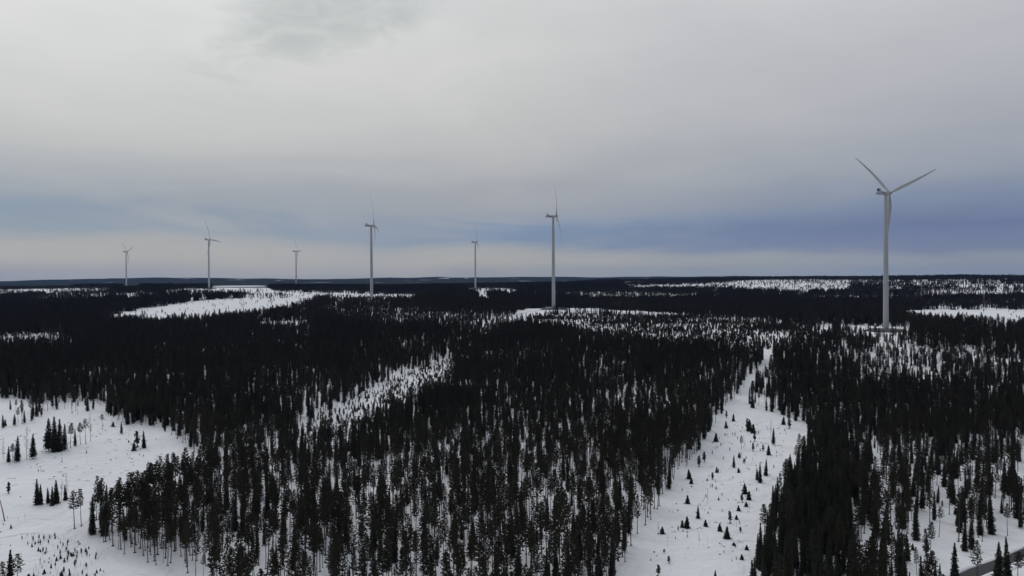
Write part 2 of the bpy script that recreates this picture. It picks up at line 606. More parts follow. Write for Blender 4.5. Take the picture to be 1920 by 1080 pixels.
def blade_mesh():    # radial direction +Z, upwind +X, chord along Y
    m = MB()
    N = 18
    rings = []
    for k in range(41):
        s = k / 40
        z = 1.6 + (ROT_L - 1.6) * s
        if s < 0.2:
            t = (s / 0.2)
            t = t * t * (3 - 2 * t)
            chord, thick = 2.1 + (4.0 - 2.1) * t, 2.1 + (1.25 - 2.1) * t
        else:
            t = (s - 0.2) / 0.8
            chord = 4.0 * (1 - t) ** 0.85 * 0.72 + 4.0 * 0.28 * (1 - t * 0.5)
            thick = max(0.09, chord * (0.30 - 0.16 * t))
        if s > 0.985: chord *= 0.55
        tw = math.radians(16 * (1 - s) ** 2 + 1)
        up = ROT_L * (0.16 * s - 0.155 * s * s)
        ring = []
        for i in range(N):
            a = 2 * math.pi * i / N
            cy = math.cos(a) * chord / 2 + chord * 0.12 * min(1, s * 5)
            cx = math.sin(a) * thick / 2 * (0.55 + 0.45 * math.cos(a) if s > .12 else 1)
            ring.append((up + cx * math.cos(tw) + cy * math.sin(tw), cy * math.cos(tw) - cx * math.sin(tw), z))
        rings.append(ring)
    m.rings(rings)
    return m.mesh("blade", [M['paint']], True)


def cooler_meshes():
    m = MB()
    x0, z0 = -9.0, 1.7
    for sy in (-1, 1):
        m.box((x0, sy * 1.75, z0 + 1.5), (1.7, 0.18, 3.0))
    m.box((x0, 0, z0 + 3.05), (1.7, 3.7, 0.2))
    m.box((x0, 0, z0 + 0.25), (1.7, 3.3, 0.5))
    frame = m.mesh("cooler_frame", [M['paint']])
    m = MB()
    m.box((x0 - .1, 0, z0 + 1.72), (1.3, 3.3, 2.4))
    for k in range(9):
        m.box((x0 - .78, -1.44 + k * 0.36, z0 + 1.72), (0.06, 0.08, 2.3))
    return frame, m.mesh("radiator", [M['dark']])


def fairing_mesh():   # sloping fairing in front of the cooler
    m = MB()
    m.rings([[(x, -1.3, 1.6), (x, 1.3, 1.6), (x, 1.2, zt), (x, -1.2, zt)] for x, zt in ((-8.1, 3.4), (-6.8, 2.7), (-5.2, 2.05), (-4.0, 1.86))])
    return m.mesh("fairing", [M['paint']])


def mark_mesh(sy):
    m = MB()
    rr = random.Random(3)
    for sy in (sy,):
        x = -7.3
        while x < -2.6:
            w = rr.uniform(0.55, 0.85)
            m.box((x + w / 2, sy * 1.985, 0.05), (w, 0.05, 0.95))
            x += w + 0.13
    return m.mesh("side_marking", [M['dark']])


def door_mesh():
    m = MB()
    m.box((0, -2.76, 2.9), (1.0, 0.16, 2.3))
    return m.mesh("door", [M['door']])


def stairs_mesh():
    m = MB()
    for k in range(7):
        m.box((0, -3.1 - 0.28 * k, 1.62 - 0.22 * k), (1.3, 0.3, 0.06))
    for s in (-1, 1):
        m.tube([(s * .66, -2.9, 1.75), (s * .66, -4.9, 0.2)], [.04, .04], 5)
        m.tube([(s * .66, -2.9, 2.75), (s * .66, -4.9, 1.1)], [.03, .03], 5)
        m.tube([(s * .66, -4.85, 0.2), (s * .66, -4.85, 1.1)], [.03, .03], 5)
    return m.mesh("stairs", [M['door']])


def mound_mesh(seed):
    m = MB()
    rr = random.Random(seed)
    N = 56
    jit = [rr.uniform(-.5, .5) for _ in range(N)]
    rings = []
    for r, z in ((23.5, -1.2), (21.8, 0.5), (16.5, 2.6), (9, 2.75), (3.4, 2.8), (3.2, 3.0), (2.8, 3.0)):
        rings.append([((r + (jit[i] if r > 10 else 0)) * math.cos(2 * math.pi * i / N), (r + (jit[i] if r > 10 else 0)) * math.sin(2 * math.pi * i / N),
                       z + (rr.uniform(-.06, .06) if r > 5 else 0)) for i in range(N)])
    m.rings(rings)
    return m.mesh("foundation", [M['gravel']])

ME = dict(tower=tower_mesh(), nacelle=nacelle_mesh(), hub=hub_mesh(), blade=blade_mesh(), fairing=fairing_mesh(), mark=mark_mesh(-1), mark2=mark_mesh(1),
          door=door_mesh(), stairs=stairs_mesh(), fl=[ring_mesh(24, 2.67), ring_mesh(52, 2.52), ring_mesh(82, 2.33)])
ME['cf'], ME['rad'] = cooler_meshes()
TILT = math.radians(6.5)
for i, ((u, vb, vh, k, ph, lab), (tx, ty, th)) in enumerate(zip(TURBS, TURB_XY)):
    root = empty("wind_turbine", (tx, ty, th + CAM_Z - 0.3))
    tag(root, lab, "wind turbine", "white wind turbines rising over the winter forest")
    tw = link("tower", ME['tower'], root)
    tw.location.z = 0.4
    for f in ME['fl']:
        link("flange", f, tw)
    view = math.atan2(tx, ty)
    d = link("door", ME['door'], tw); d.rotation_euler.z = -view + 0.5
    st = link("stairs", ME['stairs'], tw); st.rotation_euler.z = -view + 0.5
    link("foundation", mound_mesh(i) if i < 2 else mound_mesh(9), root)
    A = view + math.acos(k)                       # azimuth of the rotor axis, upwind
    R = Matrix.Rotation(math.pi / 2 - A, 4, 'Z')
    nac = link("nacelle", ME['nacelle'], root)
    nac.matrix_basis = Matrix.Translation((0, 0, HUB_H)) @ R @ Matrix.Rotation(-TILT * 0.0, 4, 'Y')
    for nm, key in (("cooler_frame", 'cf'), ("radiator", 'rad'), ("fairing", 'fairing'), ("side_marking", 'mark'), ("side_marking", 'mark2')):
        link(nm, ME[key], nac)
    RT = Matrix.Translation((0, 0, HUB_H)) @ R @ Matrix.Rotation(-TILT, 4, 'Y')
    hb = link("hub", ME['hub'], root)
    hb.matrix_basis = RT
    for j in range(3):
        th_ = math.radians(ph + 120 * j)
        # +theta turns the blade to the picture's right: local -Y is the picture's right
        bl = link("blade", ME['blade'], root)
        bl.matrix_basis = RT @ Matrix.Translation((5.0, 0, 0)) @ Matrix.Rotation(th_, 4, 'X')

# ------------------------------------------------------------------ tree shapes (a unit is a metre)
def pine(seed, H=17.0, base=0.48, width=1.65, n_br=60, dense=1.0):
    """Scots pine: long bare trunk, ragged narrow crown of needle clumps"""
    r = random.Random(seed)
    tr, cr = MB(), MB()
    bend = (r.uniform(-.35, .35), r.uniform(-.35, .35))
    axis = lambda s: Vector((bend[0] * math.sin(s * 2.6), bend[1] * math.sin(s * 2.2), H * s))
    rad = lambda s: 0.155 * (1 - s) ** 0.8 + 0.02
    ss = [0, 0.02, 0.1, 0.25, 0.42, 0.6, 0.8, 0.97]
    tr.tube([axis(s) for s in ss], [rad(0) * 1.5] + [rad(s) for s in ss[1:]], 6)
    # snow-free heather round the foot
    ring = []
    for i in range(9):
        a = i * 2 * math.pi / 9
        q = r.uniform(.45, .8)
        ring.append((q * math.cos(a), q * math.sin(a)))
    tr.rings([[(a * 1.0, b * 1.0, -.15) for a, b in ring], [(a * .8, b * .8, .22) for a, b in ring], [(a * .25, b * .25, .38) for a, b in ring]])
    for k in range(7):   # dead stubs below the crown
        s = r.uniform(.2, base + .08)
        a = r.uniform(0, 6.28)
        p = axis(s)
        L = r.uniform(.4, 1.1)
        tr.tube([p, p + Vector((math.cos(a) * L, math.sin(a) * L, r.uniform(-.15, .25)))], [.025, .008], 3)
    lop = (r.uniform(0, 6.28), r.uniform(.0, .3))
    for k in range(n_br):
        t = (k + r.random()) / n_br                # 0 lowest, 1 top
        s = base + (0.985 - base) * t
        a = k * 2.4 + r.uniform(-.6, .6)
        prof = math.sin(min(1, t * 2.6 + .3) * math.pi / 2) * (1 - t) ** 0.68 * 1.15
        L = width * (prof * r.uniform(.55, 1.12) + .12) * (1 + lop[1] * math.cos(a - lop[0]))
        rise = L * (0.10 + 0.55 * t) + r.uniform(-.15, .2)
        p0 = axis(s)
        p1 = p0 + Vector((math.cos(a) * L, math.sin(a) * L, rise))
        if L > .7:
            tr.tube([p0, p1], [.035, .01], 3)
        nb = max(2, int(L * 2.3 * dense + .6))
        for c in range(nb):
            f = 0.35 + 0.65 * (c + r.random()) / nb
            q = p0.lerp(p1, min(1, f)) + Vector((r.gauss(0, .12), r.gauss(0, .12), r.gauss(0, .1)))
            for _ in range(7):
                d = Vector((r.gauss(0, 1), r.gauss(0, 1), r.gauss(.35, .6))).normalized()
                e = d.orthogonal().normalized()
                e.rotate(Matrix.Rotation(r.uniform(0, 6.28), 3, d))
                ln, wd = r.uniform(.24, .48), r.uniform(.085, .16)
                cr.face([tuple(q - d * .1 - e * wd * .6), tuple(q + e * wd + d * ln * .5), tuple(q + d * ln), tuple(q - e * wd + d * ln * .45)])
    return tr, cr


def spruce(seed, H=15.0, base=0.06, width=1.75, step=0.42, slim=1.0, droop=.35):
    r = random.Random(seed)
    tr, cr = MB(), MB()
    tr.tube([(0, 0, -.2), (0, 0, H * .3), (0, 0, H * .7), (0, 0, H * .985)], [.17, .13, .07, .015], 6)
    z = H * base
    k = 0
    while z < H * .985:
        t = (z / H - base) / (1 - base)
        R = width * 1.0 * ((1 - t) ** 0.82) * (0.78 + .22 * min(1, t * 6)) * slim * r.uniform(.8, 1.12) + .06
        nb = max(4, int(5 + R * 3.2))
        for i in range(nb):
            a = (i + r.uniform(-.35, .35)) * 2 * math.pi / nb + k * 1.3
            L = R * r.uniform(.62, 1.15)
            dz = -droop * L + r.uniform(-.15, .12) + .35 * L * t
            d = Vector((math.cos(a), math.sin(a), 0))
            e = Vector((-math.sin(a), math.cos(a), 0))
            p0 = Vector((0, 0, z))
            pm = p0 + d * L * .55 + Vector((0, 0, dz * .3))
            p1 = p0 + d * L + Vector((0, 0, dz))
            w = L * .34 + .07
            hang = Vector((0, 0, -(.16 + .16 * r.random()) * (1.2 - t) - .06))
            cr.face([tuple(p0), tuple(pm + e * w * r.uniform(.6, 1.1) + hang * .6), tuple(p1 + hang * .3), tuple(pm - e * w * r.uniform(.6, 1.1) + hang * .6)])
            # hanging twigs along the branch
            for _ in range(2):
                f = r.uniform(.35, .95)
                q = p0.lerp(p1, f)
                s = e if r.random() < .6 else d
                ww = r.uniform(.12, .26)
                cr.face([tuple(q - s * ww), tuple(q + s * ww), tuple(q + s * r.uniform(-.1, .1) + hang * r.uniform(1.3, 2.4) + Vector((0, 0, -.08)))])
        z += step * r.uniform(.75, 1.2) * (1.1 - .45 * t)
        k += 1
    cr.face([(-.06, 0, H * .95), (.06, 0, H * .95), (0, 0, H * 1.02)])
    cr.face([(0, -.06, H * .95), (0, .06, H * .95), (0, 0, H * 1.02)])
    return tr, cr


def birch(seed, H=7.0):
    r = random.Random(seed)
    tr, cr = MB(), MB()
    b = (r.uniform(-.3, .3), r.uniform(-.3, .3))
    ax = lambda s: Vector((b[0] * s * s, b[1] * s * s, H * s))
    tr.tube([ax(s) for s in (0, .3, .6, .85, 1)], [.06, .05, .035, .02, .008], 5)
    for k in range(34):
        s = r.uniform(.22, .97)
        a = r.uniform(0, 6.28)
        L = (1.15 * (1 - s) + .3) * r.uniform(.6, 1.1)
        p = ax(s)
        q = p + Vector((math.cos(a) * L * .55, math.sin(a) * L * .55, L * .9))
        cr.tube([p, p.lerp(q, .5) + Vector((math.cos(a) * .08, math.sin(a) * .08, -.05)), q], [.016, .012, .006], 3)
        for _ in range(3):
            f = r.uniform(.4, 1)
            p2 = p.lerp(q, f)
            q2 = p2 + Vector((r.gauss(0, .22), r.gauss(0, .22), r.uniform(.15, .5)))
            cr.tube([p2, q2], [.009, .004], 3)
    return tr, cr

KINDS = {'pine': [], 'spruce': [], 'ypine': [], 'yspruce': [], 'birch': []}


def reg(kind, pair, H, cm, tm='bark'):
    t, c = pair
    KINDS[kind].append((t.mesh(kind + "_trunk", [M[tm]]), c.mesh(kind + "_crown", [M[cm]]), H))

for s_ in range(7):
    rr = random.Random(100 + s_)
    reg('pine', pine(10 + s_, 17.0, rr.uniform(.38, .56), rr.uniform(1.5, 2.1), rr.randint(60, 78)), 17.0, 'pine')
reg('pine', pine(31, 17.0, .62, 1.9, 42), 17.0, 'pine')
for s_ in range(5):
    rr = random.Random(200 + s_)
    reg('spruce', spruce(40 + s_, 15.0, rr.uniform(.03, .16), rr.uniform(1.7, 2.2)), 15.0, 'spruce')
for s_ in range(3):
    rr = random.Random(300 + s_)
    reg('ypine', pine(60 + s_, 5.0, rr.uniform(.12, .3), rr.uniform(.6, .85), 34, 2.2), 5.0, 'pine')
for s_ in range(3):
    reg('yspruce', spruce(70 + s_, 4.0, .02, 1.25 + .15 * s_, .22), 4.0, 'spruce')
for s_ in range(3):
    reg('birch', birch(80 + s_), 7.0, 'twig', 'birch')

# ------------------------------------------------------------------ where the woods stand (outlines of ground areas, as seen in the photograph)
def inside(poly, u, v):
    c = np.zeros(len(u), bool)
    n = len(poly)
    for i in range(n):
        x1, y1 = poly[i]
        x2, y2 = poly[(i + 1) % n]
        if y1 == y2: continue
        k = ((y1 > v) != (y2 > v)) & (u < (x2 - x1) * (v - y1) / (y2 - y1) + x1)
        c ^= k
    return c

# (polygon, trees per m2, share of spruce, height factor, share of young trees)
AREAS = [
    # dense, darker belts
    ([(-900, 560), (800, 600), (1460, 660), (1420, 700), (1380, 755), (1100, 735), (860, 690), (830, 680), (700, 705), (560, 780), (330, 810), (100, 760), (-900, 780)], .070, .45, 1.0, 0),
    ([(1440, 690), (1600, 690), (2900, 700), (2900, 800), (1700, 820), (1530, 860), (1480, 780)], .075, .5, 1.0, 0),
    ([(560, 810), (700, 770), (850, 720), (900, 760), (800, 850), (560, 880), (480, 860)], .07, .5, 1.0, 0),
    # right of the right clearing: spruce wall
    ([(1515, 815), (1560, 830), (1640, 880), (1600, 960), (1560, 1060), (1580, 1300), (1380, 1300), (1405, 1110), (1430, 1020), (1455, 950), (1490, 880)], .10, .8, 1.0, 0),
    # open wood lower right
    ([(1640, 840), (2900, 800), (2900, 1400), (1560, 1400), (1580, 1000)], .05, .4, 1.0, .05),
    ([(1620, 900), (1680, 880), (1760, 900), (1760, 980), (1690, 1000), (1620, 980)], .05, .4, .95, .05),
    # open strips by the road
    ([(1712, 1025), (1735, 965), (1780, 968), (1812, 1025), (1870, 1008), (1960, 985), (2900, 880), (2900, 1000), (1960, 1042), (1810, 1088), (1720, 1105)], .009, .4, .9, .2),
    # semi open, in front of and beside the nearest turbine
    ([(1500, 655), (1570, 645), (1700, 650), (1900, 665), (1940, 700), (1800, 722), (1660, 718), (1560, 690)], .054, .4, .9, .3),
    ([(1420, 640), (1560, 632), (1720, 640), (1760, 650), (1560, 655), (1430, 660)], .06, .45, .95, .1),
    # young stand below the crest
    ([(975, 586), (1200, 592), (1330, 598), (1480, 612), (1560, 618), (1560, 634), (1480, 650), (1440, 668), (1370, 668), (1280, 660), (1180, 640), (1040, 625), (960, 604)], .072, .3, .5, .8),
    ([(600, 585), (960, 590), (990, 606), (960, 622), (880, 622), (640, 612)], .05, .3, .8, .35),
    ([(0, 632), (60, 626), (130, 632), (150, 648), (100, 654), (-60, 654)], .024, .3, .8, .3),
    ([(480, 604), (560, 602), (590, 612), (570, 622), (490, 620)], .008, .3, .6, .5),
    # right clearing
    ([(1449, 654), (1457, 675), (1431, 708), (1409, 738), (1403, 764), (1452, 774), (1512, 797), (1520, 830), (1490, 885), (1457, 955), (1432, 1022), (1410, 1100), (1400, 1300),
      (1040, 1300), (1140, 1130), (1165, 1070), (1192, 1028), (1218, 985), (1240, 950), (1262, 905), (1300, 862), (1325, 820), (1350, 782), (1358, 765), (1383, 750), (1401, 715), (1426, 686), (1434, 655)], 0, 0, 1, 0),
    # left clearing
    ([(-900, 850), (0, 803), (60, 790), (190, 772), (240, 797), (300, 802), (345, 832), (395, 875), (350, 905), (290, 930), (240, 950), (200, 968), (137, 985), (170, 1003), (235, 1040),
      (290, 1060), (350, 1078), (390, 1110), (420, 1300), (-900, 1300)], 0, 0, 1, 0),
    ([(-300, 742), (30, 748), (62, 760), (55, 788), (0, 802), (-300, 830)], .004, .4, .7, .3),
    ([(62, 758), (200, 752), (240, 775), (190, 772), (60, 790)], .014, .35, .95, .05),
    # middle clearing with saplings
    ([(548, 818), (600, 778), (680, 740), (760, 704), (838, 674), (852, 682), (846, 728), (800, 754), (730, 783), (660, 820), (590, 846)], .0, .3, .5, 1),
    ([(490, 573), (580, 568), (582, 576), (500, 580)], .02, .4, .8, .1),
    # turbine pads
    ([(1535, 609), (1600, 611), (1705, 616), (1722, 626), (1705, 634), (1660, 641), (1625, 634), (1540, 620)], 0, 0, 1, 0),
    ([(960, 592), (985, 580), (1040, 577), (1110, 579), (1290, 590), (1290, 594), (1110, 587), (1040, 587), (985, 598), (965, 606)], 0, 0, 1, 0),
    # left mid clearing
    ([(190, 597), (262, 580), (330, 571), (400, 562), (500, 557), (570, 556), (600, 560), (590, 570), (540, 583), (480, 597), (300, 611), (215, 606)], .0012, .3, .6, .5),
    ([(560, 548), (640, 550), (780, 553), (780, 570), (700, 573), (600, 570)], .009, .4, .8, .2),
    ([(330, 541), (420, 541), (560, 545), (590, 556), (500, 560), (400, 556), (335, 552)], .014, .4, .8, .2),
    # far left snow patches
    ([(-200, 538), (60, 538), (215, 542), (230, 549), (130, 556), (-200, 558)], .006, .4, .8, .1),
    ([(225, 537), (262, 537), (268, 546), (230, 547)], .003, .4, .8, .1),
    # frozen lake strip and small patches
    ([(393, 536), (502, 536), (516, 548), (392, 548)], 0, 0, 1, 0),
    ([(890, 549), (908, 551), (919, 562), (915, 574), (898, 566)], 0, 0, 1, 0),
    ([(870, 540), (930, 540), (975, 544), (970, 551), (880, 549)], .004, .4, .8, .1),
    ([(1780, 1110), (1860, 1076), (1960, 1042), (2100, 1000), (2100, 1160), (1780, 1200)], .006, .4, .9, .1),
    # right hills
    ([(1150, 522), (1300, 520), (1500, 519), (1960, 516), (2900, 516), (2900, 556), (1900, 560), (1780, 557), (1700, 551), (1500, 552), (1350, 548), (1180, 545)], .014, .4, .9, .1),
    ([(1370, 527), (1440, 524), (1530, 526), (1600, 530), (1590, 549), (1490, 553), (1380, 547)], .0035, .4, .8, .2),
    ([(1160, 530), (1380, 528), (1370, 546), (1180, 546)], .016, .4, .8, .2),
    ([(1160, 536), (1375, 533), (1375, 538), (1170, 540)], .003, .4, .8, .2),
    ([(1660, 572), (1800, 568), (1960, 570), (1960, 580), (1700, 580)], .018, .4, .9, 0),
    # bog
    ([(1690, 583), (1740, 581), (2300, 581), (2300, 616), (1920, 615), (1760, 612), (1700, 603)], .0006, .4, .5, .5),
]


def vnoise(x, y, L, seed):
    rng = np.random.RandomState(seed)
    T = rng.rand(64, 64)
    X, Y = x / L, y / L
    xi, yi = np.floor(X).astype(int), np.floor(Y).astype(int)
    fx, fy = X - xi, Y - yi
    fx, fy = fx * fx * (3 - 2 * fx), fy * fy * (3 - 2 * fy)
    t = lambda a, b: T[a % 64, b % 64]
    return (t(xi, yi) * (1 - fx) + t(xi + 1, yi) * fx) * (1 - fy) + (t(xi, yi + 1) * (1 - fx) + t(xi + 1, yi + 1) * fx) * fy


def density(x, y, z):
    u, v, d = project(x, y, z)
    n = len(x)
    den = np.interp(v, [500, 560, 680, 760, 860, 1000, 1100], [.056, .058, .058, .062, .072, .076, .076])
    spr = np.interp(v, [500, 760, 860, 1100], [.42, .40, .11, .09])
    hf = np.ones(n)
    yg = np.zeros(n)
    cl = np.ones(n, bool)
    for poly, a, b, c, e in AREAS:
        k = inside(poly, u, v)
        den[k], spr[k], hf[k], yg[k] = a, b, c, e
    pat = vnoise(x, y, 38, 1) * .6 + vnoise(x, y, 15, 2) * .4
    pat = np.clip((pat - .30) * 3.4, .25, 1.7)
    pat = np.where((den > .0695) & (v < 800), np.maximum(pat, .6), pat)
    pat = np.where(v > 780, .45 + .55 * pat, pat)
    far = r_ = np.hypot(x, y) > 1900
    big = np.clip((vnoise(x * .45 + 900, y, 130, 9) - .3) * 3.2, .15, 2.4)
    pat = np.where(far, pat * big, pat)
    return den * pat, spr, hf, yg, u, v, d


def scatter(r0, r1, cell, seed, amax=0.74):
    rng = np.random.RandomState(seed)
    xs = np.arange(-r1 * math.sin(amax), r1 * math.sin(amax), cell)
    ys = np.arange(0, r1, cell)
    X, Y = np.meshgrid(xs, ys)
    X, Y = X.ravel(), Y.ravel()
    r = np.hypot(X, Y)
    a = np.abs(np.arctan2(X, Y))
    k = (r >= r0) & (r < r1) & (a < amax)
    X, Y = X[k], Y[k]
    X = X + rng.uniform(-.5, .5, len(X)) * cell
    Y = Y + rng.uniform(-.5, .5, len(Y)) * cell
    return X, Y, rng

NEAR_R = 1500.0
X, Y, rng = scatter(90, NEAR_R, 2.6, 7)
Z = ground(X, Y)
den, spr, hf, yg, U, V, D = density(X, Y, Z)
keep = rng.rand(len(X)) < den * 2.6 ** 2
for tx, ty, th in TURB_XY:
    keep &= np.hypot(X - tx, Y - ty) > 27
for i in range(0, len(road_pts), 2):
    keep &= np.hypot(X - road_pts[i, 0], Y - road_pts[i, 1]) > 8.5
X, Y, Z, spr, hf, yg, U, V, D = [q_[keep] for q_ in (X, Y, Z, spr, hf, yg, U, V, D)]
n = len(X)
isS = rng.rand(n) < spr
isY = rng.rand(n) < yg
kind = np.where(isY, np.where(isS, 3, 2), np.where(isS, 1, 0))
hmul = np.clip(rng.normal(.80, .14, n), .40, 1.12)
hmul = np.where(rng.rand(n) < .08, hmul * .6, hmul) * np.where(isY, np.clip(rng.normal(1, .3, n), .5, 1.7), hf)
rot = rng.uniform(0, 2 * math.pi, n)
var = rng.randint(0, 1000, n)
KN = ['pine', 'spruce', 'ypine', 'yspruce']
HN = np.array([17.0, 15.0, 5.0, 4.0])
top_v = project(X, Y, Z + hmul * HN[kind])[1]
inframe = (U > -10) & (U < 1930) & (top_v < 1075)

# individuals: the 300 largest pines and the 300 largest spruces in view
picked = np.zeros(n, bool)
for kk in (0, 1):
    c = np.where((kind == kk) & inframe)[0]
    size = hmul[c] * HN[kk] / D[c]
    picked[c[np.argsort(-size)[:285 if kk == 0 else 270]]] = True

SRC = {}
lean = random.Random(8)


def plant(kname, vi, x, y, z, H, rz, name, label, cat, group, wide=1.0):
    t, c, H0 = KINDS[kname][vi]
    s = H / H0
    root = empty(name, (x, y, z - 0.08), rz, (s * wide, s * wide, s))
    tag(root, label, cat, group)
    root.rotation_euler = (lean.gauss(0, .025), lean.gauss(0, .025), rz)
    a = link("trunk", t, root)
    b = link("crown", c, root)
    SRC.setdefault((kname, vi), (a, b))
    return root

REG = [  # (test on u, v of the foot) -> where
    (lambda u, v: u < 420 and v > 880 and u < 420 - (v - 880) * .0 and (u < 250 + (v - 950) * .9 or v < 950), "in the spur of forest that juts into the left snow clearing"),
    (lambda u, v: u < 560, "in the forest right of the left snow clearing"),
    (lambda u, v: u > 1540 and v > 1000 and u > 1650, "near the dark road in the lower right corner"),
    (lambda u, v: u > 1560 and u <= 1650, "in the wood between the dense spruce wall and the road corner"),
    (lambda u, v: u > 1650, "in the open wood above the road corner"),
    (lambda u, v: u > 1380, "in the dense dark wall along the right snow clearing"),
    (lambda u, v: u > 1080, "in the forest edge left of the right snow clearing"),
    (lambda u, v: u > 820, "in the thick of the middle forest, right of its centre"),
    (lambda u, v: True, "in the thick of the middle forest, left of its centre"),
]
order = np.where(picked)[0]
for i in order:
    kk = KN[kind[i]]
    where = next(w for f, w in REG if f(U[i], V[i]))
    if kk == 'pine':
        look = "tall slender bare-stemmed pine" if hmul[i] > .85 else ("short dark pine" if hmul[i] < .69 else "medium tall dark pine")
        nm, cat = "pine_tree", "pine tree"
    else:
        look = "tall pointed dark spruce" if hmul[i] > .85 else ("short pointed dark spruce" if hmul[i] < .69 else "medium tall pointed spruce")
        nm, cat = "spruce_tree", "spruce tree"
    lab = look + " " + where
    plant(kk, int(var[i]) % len(KINDS[kk]), X[i], Y[i], Z[i], hmul[i] * HN[kind[i]], rot[i], nm, lab, cat, lab.replace("pine ", "pines ", 1).replace("spruce ", "spruces ", 1))

